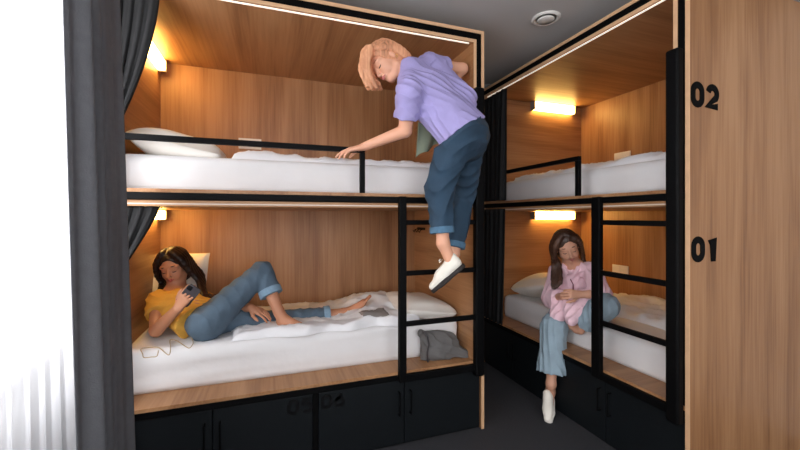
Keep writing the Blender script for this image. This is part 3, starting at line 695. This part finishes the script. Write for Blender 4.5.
def woman_on_ladder():
    pel = at(464, 132, y=1.80)
    fw = unit([-.62, .78, 0]); lf = np.array([-fw[1], fw[0], 0])*1.0   # her left side
    lf = np.cross([0, 0, 1.], fw)
    root = empty('person', (pel[0], pel[1], 0.0), 'woman in a lilac shirt and dark jeans climbing the ladder of the left bunk', 'person')
    root.location = (float(pel[0]), float(pel[1]), .99)
    hl = pel+lf*.085; hr = pel-lf*.085
    kl = at(439, 190, y=1.83); al = at(443, 243, y=1.80)
    kr = at(463, 196, y=1.98); ar = at(453.5, 254, y=1.925)
    ch = at(431, 92, y=1.90); nk = at(408, 70, y=1.965)
    sl_ = at(409, 93, y=1.80); sr_ = at(430, 66, y=2.03)
    el = at(405, 131, y=1.89); wl = at(364.5, 146.5, y=1.995)
    er = at(462, 69, y=2.07); wr = at(447, 86, y=2.13)
    H = Head(at(386, 62.5, y=1.985), -.60*R3-.68*Z3-.44*F3, -.72*R3+.66*Z3-.03*F3, .97)
    cR = at(0+410, 60, y=1.8)
    # body, one surface
    S = Sdf(); H.skin(S)
    S.cone(H(-.03, 0, -.05), nk, .048, .052, .03); S.cone(nk, ch, .05, .075, .03); S.cone(ch, pel, .08, .085, .04)
    S.chain([nk, sl_], [.045, .045], k=.03); S.chain([nk, sr_], [.045, .045], k=.03)
    S.chain([sl_, el], [.046, .036], k=.02); S.chain([el, wl], [.036, .0235], k=.01)
    S.chain([sr_, er], [.044, .036], k=.02); S.chain([er, wr], [.037, .027], k=.01)
    S.chain([hl, kl, al], [.07, .045, .033], k=.02); S.chain([hr, kr, ar], [.07, .045, .034], k=.02)
    rail = unit([-1, 0, 0.])
    hand(S, wl+unit(wl-el)*.004, unit([-.93, .20, -.20]), [-.1, .25, -1], -1, (.16, .22, .3, .36), (.6, .6), .165, .22)
    hand(S, wr, unit(wr-er+np.array([0, .0, -.03])), [0, .6, -.4], 1, (.9, .9, .9, .9), (.4, .5), .16)
    # feet inside the shoes
    hel_l, toe_l = at(464, 265, y=1.76), at(433, 291, y=1.86)
    upl = unit(-.60*R3+.66*Z3+.12*F3)
    S.cone(al, hel_l+unit(toe_l-hel_l)*.045+upl*.05, .033, .028, .02)
    hel_r = np.array([ar[0]-.022, ar[1]-.035, 1.036]); toe_r = hel_r+np.array([.085, .20, .0])
    dr = unit(toe_r-hel_r); S.cone(ar, hel_r+dr*.035+Z3*.055, .032, .028, .02)
    body = sdf_part('body', S, SKIN_A, root, .0038); H.features(body, brow=mat('brow_fair', (150, 100, 70), .8))
    mb = MB(); mb.tube([tuple(H(-.012+.008*math.cos(a), .088, -.038+.008*math.sin(a))) for a in np.linspace(0, 2*PI, 12, endpoint=False)], .0012, 6, True); part('earring', mb, mat('gold', (220, 180, 90), .3, 1), body)
    # shirt
    T = Sdf(); bn = unit(fw*.8+np.array([0, 0, -.3]))
    mid = (ch+pel)/2
    hem = at(463, 126, y=1.8); hemn = unit(hem-ch+np.array([0, 0, -.05])); hemn = unit(R3*.58-Z3*.81); hp = at(467.5, 128, y=1.8); cl = [(hp, hemn)]
    up2 = unit(ch-pel)
    latc = unit(sl_-sr_)
    bn = unit(np.cross(up2, latc))
    T.cone(ch+latc*.045+up2*.02, pel+lf*.05+hemn*.03, .110, .150, .04, n=bn, fl=.85, clip=cl); T.cone(ch-latc*.045+up2*.02, pel-lf*.05+hemn*.02, .106, .150, .04, n=bn, fl=.85, clip=cl)
    T.cone(nk-up2*.02, sl_+up2*0, .062, .062, .04); T.cone(nk-up2*.02, sr_, .058, .056, .04); T.cone(nk, ch, .064, .1, .04)
    T.cone(nk+unit(H.c-nk)*.012, nk, .056, .06, .02)
    sd = unit(el-sl_); c1 = sl_+(el-sl_)*.66; T.cone(sl_, sl_+(el-sl_)*.9, .066, .068, .035, clip=[(c1, sd)])
    sd2 = unit(er-sr_); c2 = sr_+(er-sr_)*.48; T.cone(sr_, sr_+(er-sr_)*.8, .062, .066, .035, clip=[(c2, sd2)])
    T.cone(sr_, at(462, 100, y=1.90), .060, .085, .05, clip=cl)
    # hanging front tail
    T.cone(at(425, 110, y=1.87), at(442, 128, y=1.80), .05, .05, .04); T.cone(at(440, 122, y=1.76), at(444, 137, y=1.755), .035, .018, .03); 
    f1 = stretch_folds(1.3, .0050, hem-nk+R3*.3, 85); f2 = folds(3, .0028, 30)
    T.disp = lambda P: f1(P)+f2(P)
    sh = sdf_part('shirt', T, LILAC, root, .004)
    U = Sdf(); cc = nk+unit(H.c-nk)*.022; dd = unit(H.c-nk); U.cone(cc-dd*.01, cc+dd*.012, .062, .057, .005, clip=[(cc+dd*.020, dd), (cc-dd*.012, -dd)]); U.cone(cc-dd*.04, cc+dd*.06, .050, .05, .003, op='s')
    sdf_part('collar', U, LILAC, sh, .003)
    # jeans
    J = Sdf(); up3 = unit(ch-pel); wc = [(pel+up3*.06, up3)]
    J.cone(pel+up3*.05, pel, .105, .112, .03, n=fw, fl=.85, clip=wc); J.cone(hl, hr, .105, .105, .04); J.ell(pel-fw*.015-np.array([0, 0, .035]), (fw, lf, Z3), (.105, .135, .13), .05)
    al2 = unit(al-kl); cu = kl+(al-kl)*.80
    J.cone(hl, kl, .102, .074, .04); J.cone(kl, kl+(al-kl)*1.1, .074, .056, .03, clip=[(cu, al2)])
    ar2 = unit(ar-kr); cur = kr+(ar-kr)*.88
    J.cone(hr, kr, .102, .07, .02); J.cone(kr, kr+(ar-kr)*1.1, .07, .05, .015, clip=[(cur, ar2)])
    J.cuts = [(hp-hemn*.004, -hemn)]; g1 = stretch_folds(2.2, .0048, R3*.8+Z3*.4, 62); g2 = folds(5, .004, 26); J.disp = lambda P: g1(P)+g2(P)
    jn = sdf_part('jeans', J, DENIM_D, root, .004)
    for (k, a, r, c) in ((kl, al, .067, cu), (kr, ar, .060, cur)):
        d = unit(a-k); Q = Sdf(); Q.cone(c-d*.05, c+d*.02, r, r, .004, clip=[(c+d*.006, d), (c-d*.030, -d)]); q = folds(9, .0015, 40); Q.disp = q
        sdf_part('cuff', Q, CUFF_D, jn, .0035, label='paler turned-up cuff')
    shoe(root, hel_l, toe_l, upl, CANVAS, SOLE, 'white lace-up shoe dangling off the ladder', w=1.0)
    shoe(root, hel_r, toe_r, [0, 0, 1], CANVAS, SOLE, 'white lace-up shoe standing on the rung', w=.8)
    # hair: rose blonde bob falling to the left of the face
    S = Sdf(); S.ell(H(-.018, 0, .040), H.ax(), [v*H.s for v in (.107, .089, .092)], .01)
    S.ell(H(-.055, 0, -.01), H.ax(), [v*H.s for v in (.062, .080, .085)], .03)
    dn = -Z3
    L = []
    for i in range(11):         # near side, swept back behind the ear to the nape
        a = i/10; st = H(.055-.10*a, .040+.02*a, .105-.02*a)
        L.append(([st, H(.02-.07*a, .083, .05), H(-.030-.045*a, .086, .005-.02*a), H(-.050-.04*a, .070, -.055-.02*a)+R3*.005], .017, .010))
    for i in range(9):          # the bob tips forward over the brow and hangs down
        yy = 1.925+.019*i
        for j in range(4):
            mx = 362.5+2.9*j+.35*i; w = 1.3*math.sin(i*2.1+j*1.3)
            st = H(.055, .045-.011*i, .108)
            m = at(mx, 57-2.6*j, y=yy); e = at(mx-2.0+w*.4, 70, y=yy); t = at(mx+4.5+w+.5*j, 86+3*math.sin(i*1.7+j*2.3), y=yy)
            L.append(([st, (st+m)/2+H.u*.010+H.f*.004, m, e, t], .015, .011))
    hairlocks(S, L, .006)
    S.ell(H(.090, .034, -.030), H.ax(), [v*H.s for v in (.060, .052, .086)], .008, op='s')
    h1 = stretch_folds(1, .0016, dn*.7+R3*.3, 170); S.disp = h1
    sdf_part('hair', S, HAIR_A, root, .0036)
    # sage top hanging behind her, from the upper bunk
    vs = []; 
    tw = np.array(at(417.5, 124, y=2.10)); V = []; Fc = []; nx, ny = 20, 26
    C4 = [at(418, 122, y=2.10), at(446, 132, y=2.09), at(417, 157, y=2.12), at(440, 142, y=2.11)]
    for j in range(ny+1):
        for i in range(nx+1):
            s, t = i/nx, j/ny; p = (C4[0]*(1-s)+C4[1]*s)*(1-t)+(C4[2]*(1-s)+C4[3]*s)*t
            p = p+np.array([0, .012*math.sin(s*9+t*2)*(.4+t), .006*math.sin(s*11)*t]); V.append(tuple(p))
    for j in range(ny):
        for i in range(nx): a = j*(nx+1)+i; Fc.append((a, a+1, a+nx+2, a+nx+1))
    o = link('undershirt', V, Fc, SAGE, root, smooth=True, label='sage green cloth hanging below the shirt'); q = o.modifiers.new('solid', 'SOLIDIFY'); q.thickness = .006
woman_on_ladder()

# ------------------------------------------------------------------ the woman lying with a phone
def woman_with_phone():
    pel = at(205, 322, y=2.38); ch = at(181, 305, y=2.56); nk = at(176, 291, y=2.66)
    root = empty('person', (float(pel[0]), float(pel[1]), .645), 'reclining woman in a yellow t-shirt and jeans looking at a phone', 'person')
    sR = at(158, 300, y=2.58); sL = at(199, 297, y=2.66); eR = at(156.5, 330, y=2.37); wR = at(177.5, 309, y=2.25)
    eL = at(226, 310, y=2.55); wL = at(250, 307.5, y=2.42)
    hR = pel+np.array([.01, -.05, .0]); hL = pel+np.array([.05, .07, -.0])
    kR = at(262, 272, y=2.44); aR = at(279, 312, y=2.345)
    kL = at(272, 321, y=2.50); aL = at(344, 313, y=2.50)
    H = Head(at(174.5, 266.5, y=2.68), -F3*.93+R3*.12-Z3*.24, Z3*.96-F3*.22+R3*-.12, .94)
    S = Sdf(); H.skin(S)
    S.cone(H(-.02, 0, -.06), nk, .046, .050, .03); S.cone(nk, ch, .05, .085, .03); S.cone(ch, pel, .09, .085, .03)
    S.chain([nk, sR], [.045, .042], k=.03); S.chain([nk, sL], [.045, .042], k=.03)
    S.chain([sR, eR], [.044, .035], k=.02); S.chain([eR, wR], [.036, .024], k=.01)
    S.chain([sL, eL], [.042, .034], k=.02); S.chain([eL, wL], [.034, .024], k=.01)
    S.chain([hR, kR, aR], [.075, .05, .030], k=.02); S.chain([hL, kL, aL], [.075, .05, .031], k=.02)
    ph = at(188.5, 295.5, y=2.235)
    hd = unit(ph-wR); hand(S, wR, unit(hd+np.array([-.05, -.1, .1])), unit(F3*.9+R3*.1+Z3*.1), 1, (.42, .5, .55, .6), (.5, .3), .155, .10)
    hand(S, wL, unit(R3*.9-F3*.12-Z3*.30), [0, .35, -1], -1, (.25, .25, .28, .3), (.4, .3), .155, .08)
    heR = at(277.5, 325, y=2.345); toR = at(306.5, 329.5, y=2.26); heR[2] = max(heR[2], .668); toR[2] = max(.666, toR[2])
    foot(S, aR, heR, toR, [0, 0, 1], 1)
    heL = at(352, 320, y=2.50); toL = at(371, 297.5, y=2.47); 
    foot(S, aL, heL, toL, unit(-R3*.9-Z3*-.35), 1)
    body = sdf_part('body', S, SKIN_B, root, .0038); H.features(body, lip=mat('lips_rose', (176, 86, 74), .45), brow=LASH)
    # t-shirt
    T = Sdf(); ax = unit(pel-ch); lat = unit(sL-sR); bn = unit(np.cross(ax, lat)); cl = [(pel-ax*.030, ax)]
    T.cone(ch-lat*.045, pel-lat*.045, .098, .108, .04, n=bn, fl=.85, clip=cl); T.cone(ch+lat*.045, pel+lat*.045, .098, .106, .04, n=bn, fl=.85, clip=cl)
    T.cone(nk-Z3*.05, ch, .066, .1, .04); T.cone(nk-Z3*.035, sR-Z3*.01, .050, .054, .03); T.cone(nk-Z3*.035, sL-Z3*.01, .050, .054, .03)
    d = unit(eR-sR); c = sR+(eR-sR)*.50; T.cone(sR, sR+(eR-sR)*.8, .060, .064, .03, clip=[(c, d)])
    d2 = unit(eL-sL); c2 = sL+(eL-sL)*.62; T.cone(sL, sL+(eL-sL)*.9, .056, .056, .03, clip=[(c2, d2)])
    f1 = stretch_folds(.4, .0042, R3+Z3*-.5, 90); f2 = folds(7, .003, 30); T.disp = lambda P: f1(P)+f2(P)
    sdf_part('t_shirt', T, YELLOW, root, .004)
    J = Sdf(); J.cone(hR, hL, .088, .088, .04); J.cone(pel, pel-ax*.03, .094, .09, .03, clip=[(pel-ax*.055, -ax)])
    dR = unit(aR-kR); cu = kR+(aR-kR)*.56
    J.cone(hR, kR, .092, .068, .03); J.cone(kR, kR+(aR-kR)*.9, .068, .056, .015, clip=[(cu, dR)])
    dL = unit(aL-kL); cuL = kL+(aL-kL)*.78
    J.cone(hL, kL, .088, .064, .03); J.cone(kL, aL, .064, .050, .02, clip=[(cuL, dL)])
    g1 = stretch_folds(2.6, .0034, Z3*.9+R3*.1-F3*.3, 62); g2 = folds(11, .0035, 28); J.disp = lambda P: g1(P)+g2(P)
    jn = sdf_part('jeans', J, DENIM_M, root, .004)
    for (cc, d, r) in ((cu, dR, .069), (cuL, dL, .061)):
        Q = Sdf(); Q.cone(cc-d*.05, cc+d*.02, r, r*.98, .004, clip=[(cc+d*.006, d), (cc-d*.036, -d)]); Q.disp = folds(9, .0015, 40)
        sdf_part('cuff', Q, CUFF_M, jn, .0035, label='paler turned-up cuff')
    S = Sdf(); S.ell(H(-.022, 0, .040), H.ax(), [v*H.s for v in (.108, .090, .092)], .01); S.ell(H(-.05, 0, -.03), H.ax(), [v*H.s for v in (.062, .088, .10)], .03)
    L = []
    for i in range(9):       # image-left side, onto her right shoulder
        a = i/8; L.append(([H(.045-.06*a, -.030, .112), H(.055-.085*a, -.080, .05), H(.045-.09*a, -.098-.008*a, -.03), H(.03-.09*a, -.100-.018*a, -.10), sR+Z3*(.02)+R3*(.012+.012*a)-F3*.03*(1-a)], .018, .010))
    end = [at(216+ (i % 3)*2.5, 303-i*.9, y=2.50+.012*i) for i in range(9)]
    for i in range(9):
        a = i/8; L.append(([H(.045-.06*a, .030, .112), H(.055-.085*a, .082, .05), H(.040-.09*a, .100, -.03), H(.03-.08*a, .125, -.11)+R3*.01, at(203+1.5*(i % 3), 296-2*a, y=2.54+.01*i), end[i]], .021, .010))
    hairlocks(S, L, .008)
    S.ell(H(.085, .0, -.018), H.ax(), [v*H.s for v in (.062, .060, .088)], .008, op='s')
    S.disp = stretch_folds(1, .0018, -Z3*.8+R3*.4, 150); sdf_part('hair', S, HAIR_B, root, .0038)
    # the phone in her hand
    from mathutils import Matrix
    o = empty('phone', ph, 'dark grey phone held up by the reclining woman', 'phone')
    fz = unit(-F3*.85-Z3*.25+R3*.1); uz = unit(Z3*.75+R3*.62); fz, lz, uz = ortho(fz, uz)
    def slab(w, h, t0, t1, r=.012, cx=0, cy=0):
        pts = []
        for (sx, sy, a0) in ((1, 1, 0), (-1, 1, 90), (-1, -1, 180), (1, -1, 270)):
            for k in range(5):
                an = math.radians(a0+k*22.5); pts.append((cx+sx*(w/2-r)+r*math.cos(an), cy+sy*(h/2-r)+r*math.sin(an)))
        mb = MB(); n = len(pts)
        for t in (t0, t1):
            for (x, y) in pts: mb.v.append(tuple(ph+lz*x+uz*y+fz*t))
        mb.f = [tuple(range(n))[::-1], tuple(range(n, 2*n))]+[(i, (i+1) % n, n+(i+1) % n, n+i) for i in range(n)]; return mb
    part('phone_back', slab(.070, .130, -.003, .004), PHONE, o, bevel=.001); part('screen', slab(.064, .124, -.0042, -.003), PHONED, o)
    part('camera_bump', slab(.024, .026, .004, .0058, .006, -.018, .044), PHONED, o)
    return pel, aL
woman_with_phone()
# cable on the mattress, from her waist round to the edge
zc = MT+.026
cp = [at(187, 330, y=2.30), at(193, 341, z=zc), at(191.5, 346, z=zc), at(188.5, 348, z=zc), at(182, 344, z=zc), at(176, 340.5, z=zc), at(170, 340, z=zc), at(170.5, 347, z=zc), at(169.5, 354.5, z=zc),
      at(166, 353.5, z=zc), at(158.5, 347.5, z=zc), at(150, 347.5, z=zc), at(141, 349, z=zc), at(142.5, 353.5, z=zc), at(144, 357.5, z=zc), at(151, 357, z=zc), at(157, 356, z=zc), at(158.5, 349.5, z=zc+.004)]
P = []
for i in range(len(cp)-1):
    p0 = cp[max(0, i-1)]; p1 = cp[i]; p2 = cp[i+1]; p3 = cp[min(len(cp)-1, i+2)]
    for t in (0, .25, .5, .75): P.append(tuple(.5*((2*p1)+(-p0+p2)*t+(2*p0-5*p1+4*p2-p3)*t*t+(-p0+3*p1-3*p2+p3)*t**3)))
tag(link('charging_cable', *(lambda m: (m.v, m.f))(MB().tube(P, .0022, 6)), CABLE, smooth=True), 'thin beige cable looped on the mattress by her elbow', 'cable')

# ------------------------------------------------------------------ the woman sitting on the right bunk
def seated_woman():
    pel = at(579, 303, x=2.15); ch = at(574, 282, x=2.10); nk = at(571.5, 265, x=2.04)
    root = empty('person', (float(pel[0]), float(pel[1]), .60), 'seated woman in a pink shirt and pale blue jeans on the right lower bunk', 'person')
    fw = unit([-.72, -.66, 0]); lf = np.cross([0, 0, 1.], fw)
    sR = at(557, 272, x=2.02); sL = at(592, 271, x=2.10); eR = at(551, 299, x=1.96); wR = at(563.5, 296, x=1.885)
    eL = at(600, 294, x=2.02); wL = at(580.5, 294.5, x=1.92)
    hR = pel-lf*.075; hL = pel+lf*.075
    kR = at(554, 327, x=1.87); aR = at(551, 384, x=1.80)
    kL = at(605, 306, x=1.99); aL = at(577, 328, x=1.965)
    H = Head(at(567, 247, x=1.99), -F3*.90-R3*.20-Z3*.30, Z3*.90-F3*.26+R3*-.34, .97)
    S = Sdf(); H.skin(S)
    S.cone(H(-.02, 0, -.06), nk, .042, .046, .03); S.cone(nk, ch, .06, .085, .03); S.cone(ch, pel, .09, .10, .03)
    S.chain([nk, sR], [.045, .042], k=.03); S.chain([nk, sL], [.045, .042], k=.03)
    S.chain([sR, eR], [.042, .034], k=.02); S.chain([eR, wR], [.034, .023], k=.01)
    S.chain([sL, eL], [.042, .034], k=.02); S.chain([eL, wL], [.035, .023], k=.01)
    S.chain([hR, kR, aR], [.08, .05, .030], k=.02); S.chain([hL, kL, aL], [.08, .05, .031], k=.02)
    hand(S, wR, unit(R3*.80-Z3*.12-F3*.25+Z3*.25), unit(F3*.6-Z3*.5), -1, (.55, .6, .65, .7), (.5, .5), .150, .08)
    hand(S, wL, unit(-R3*.85+Z3*.10-F3*.15), unit(F3*.7-Z3*.3), 1, (.5, .55, .6, .65), (.5, .5), .150, .08)
    heL = at(580, 333, x=1.965); toL = at(564, 324, x=1.90); S.cone(aL, heL+Z3*.02, .03, .03, .015)
    foot(S, aL, at(581, 329, x=1.985), at(556, 330, x=1.94), unit(Z3*.8-F3*.5), 1)
    heR = at(551.5, 394, x=1.835); toR = at(548.5, 416, x=1.70); heR[2] = .10; toR[2] = .018; toR[:2] = at(548.8, 417, z=.018)[:2]
    heR[:2] = aR[:2]+np.array([.02, .03])
    S.cone(aR, heR+np.array([0, 0, .03]), .032, .03, .02); S.cone(heR+np.array([0, 0, .03]), heR+(toR-heR)*.7+Z3*.02, .03, .024, .02)
    body = sdf_part('body', S, SKIN_C, root, .0038); H.features(body, brow=BROW)
    T = Sdf(); ax = unit(pel-ch); bn = fw; zz = at(575, 322, x=2.0)[2]
    hl = [(pel+np.array([0, 0, -.050]), [0, 0, -1])]
    T.cone(ch+lf*.04, pel+lf*.05, .100, .128, .04, n=bn, fl=.85, clip=hl); T.cone(ch-lf*.04, pel-lf*.05, .100, .128, .04, n=bn, fl=.85, clip=hl)
    T.cone(nk-Z3*.03, ch, .062, .10, .04); T.cone(nk-Z3*.022, sR, .050, .056, .03); T.cone(nk-Z3*.022, sL, .050, .056, .03)
    T.chain([sR, eR], [.062, .062], k=.02); d = unit(wR-eR); T.cone(eR, wR, .062, .054, .02, clip=[(eR+(wR-eR)*.62, d)])
    T.chain([sL, eL], [.062, .064], k=.02); d2 = unit(wL-eL); T.cone(eL, wL, .062, .052, .02, clip=[(eL+(wL-eL)*.35, d2)])
    T.cone(at(561, 300, x=1.97), at(557, 316, x=1.88), .06, .05, .04); T.cone(at(570, 300, x=1.95), at(571, 320, x=1.87), .06, .035, .05); T.cone(at(582, 298, x=1.99), at(581, 312, x=1.93), .06, .04, .05)
    # open neck
    T.cone(nk+fw*.075+Z3*.04, nk+fw*.105-Z3*.085, .048, .014, .008, op='s')
    f1 = stretch_folds(.9, .0050, Z3+R3*.3, 95); f2 = folds(13, .0035, 32); T.disp = lambda P: f1(P)+f2(P)
    sh = sdf_part('shirt', T, PINK, root, .004)
    U = Sdf()
    for q in (1, -1): U.chain([nk-fw*.035+Z3*.028, nk+lf*q*.052+Z3*.022, nk+fw*.062+lf*q*.045-Z3*.012, nk+fw*.098+lf*q*.022-Z3*.05], [.012, .012, .014, .007], k=.006)
    sdf_part('collar', U, PINK, sh, .003)
    mb = MB(); f0 = nk+fw*.098-Z3*.06; f0 = nk+fw*.118-Z3*.085; mb.tube([tuple(f0), tuple(ch+fw*.112+Z3*.0), tuple(ch+fw*.112-Z3*.04)], .0035, 6); part('placket', mb, TRIMP, sh, smooth=True, label='wine red trim')
    J = Sdf(); J.cone(hR, hL, .10, .10, .04)
    dR = unit(aR-kR); cu = kR+(aR-kR)*.80; J.cone(hR, kR, .092, .078, .04); J.cone(kR, kR+(aR-kR)*1.0, .086, .098, .03, clip=[(cu, dR)])
    dL = unit(aL-kL); cL = kL+(aL-kL)*.72; J.cone(hL, kL, .098, .078, .04); J.cone(kL, aL, .078, .082, .02, clip=[(cL, dL)])
    g1 = stretch_folds(1.6, .0048, Z3*.9-R3*.2, 80); g2 = folds(17, .004, 24); J.disp = lambda P: g1(P)+g2(P)
    sdf_part('jeans', J, DENIM_L, root, .004)
    shoe(root, heR, toR, unit(Z3*.6+np.array([-.65, -.3, 0])), CANVAS, SOLEW, 'white slip-on shoe with toes touching the carpet', laces=False, slip=False, size=.20)
    S = Sdf(); S.ell(H(-.022, 0, .040), H.ax(), [v*H.s for v in (.106, .088, .092)], .01); S.ell(H(-.05, 0, -.03), H.ax(), [v*H.s for v in (.060, .082, .10)], .03)
    L = []
    for i in range(10):
        a = i/9; L.append(([H(.045-.06*a, -.020, .112), H(.058-.09*a, -.080, .05), H(.045-.09*a, -.105, -.03), at(553+7*a, 266, x=1.935+.035*a), at(552+9*a, 287-4*a-5*abs(a-.4)+3*(i % 2), x=1.875+.045*a)], .022, .010))
    for i in range(8):
        a = i/7; L.append(([H(.045-.06*a, .000, .114), H(.045-.08*a, .080, .05), H(.000-.06*a, .092, -.03), H(-.02-.05*a, .085, -.10)+R3*.01, nk-fw*.02+lf*(.07+.015*a)+Z3*.005], .018, .010))
    hairlocks(S, L, .008)
    S.ell(H(.088, .012, -.018), H.ax(), [v*H.s for v in (.064, .058, .088)], .008, op='s')
    S.disp = stretch_folds(1, .0018, -Z3, 150); sdf_part('hair', S, HAIR_C, root, .0038)
seated_woman()

# ------------------------------------------------------------------ grey drawstring bag
def bag():
    c = at(444, 350, y=2.12); z0 = .437
    S = Sdf(); cl = [(np.array([0, 0, z0]), [0, 0, -1])]
    a = at(431, 352, y=2.15); b = at(462, 357, y=2.13)
    S.cone(at(439, 351, y=2.14), at(462, 357, y=2.12), .082, .056, .06, clip=cl, n=[0, 1, 0], fl=.75); S.cone(at(434, 343, y=2.16), at(448, 343, y=2.15), .080, .068, .06, clip=cl, n=[0, 1, 0], fl=.75)
    S.cone(at(427, 337, y=2.15), at(424, 358, y=2.13), .03, .022, .04, clip=cl)
    S.cone(at(421, 333, y=2.13), at(427, 340, y=2.14), .02, .035, .03)
    g1 = stretch_folds(3, .006, R3-Z3*.4, 90); g2 = folds(19, .005, 30); S.disp = lambda P: g1(P)+g2(P)
    o = sdf_part('bag', S, BAGM, None, .004)
    root = empty('drawstring_bag', (float(c[0]), float(c[1]), z0), 'crumpled grey drawstring bag behind the foot of the ladder', 'bag')
    me = o.data
    for v in me.vertices: v.co -= root.location
    o.parent = root; o.name = 'bag_body'
    mb = MB(); mb.tube([tuple(at(x, y, y=2.09)) for x, y in ((424, 331), (427.5, 336), (429, 344), (427, 352), (428, 362))], .005, 8); part('drawstring', mb, PHONE, root, smooth=True)
bag()


# ------------------------------------------------------------------ view
sc = bpy.context.scene
sc.view_settings.view_transform = 'Standard'; sc.view_settings.look = 'None'
sc.view_settings.exposure = -0.1; sc.view_settings.gamma = 1
sc.cycles.max_bounces = 8; sc.cycles.diffuse_bounces = 5; sc.cycles.transparent_max_bounces = 12
sc.cycles.caustics_reflective = False; sc.cycles.caustics_refractive = False
sc.cycles.sample_clamp_indirect = 6
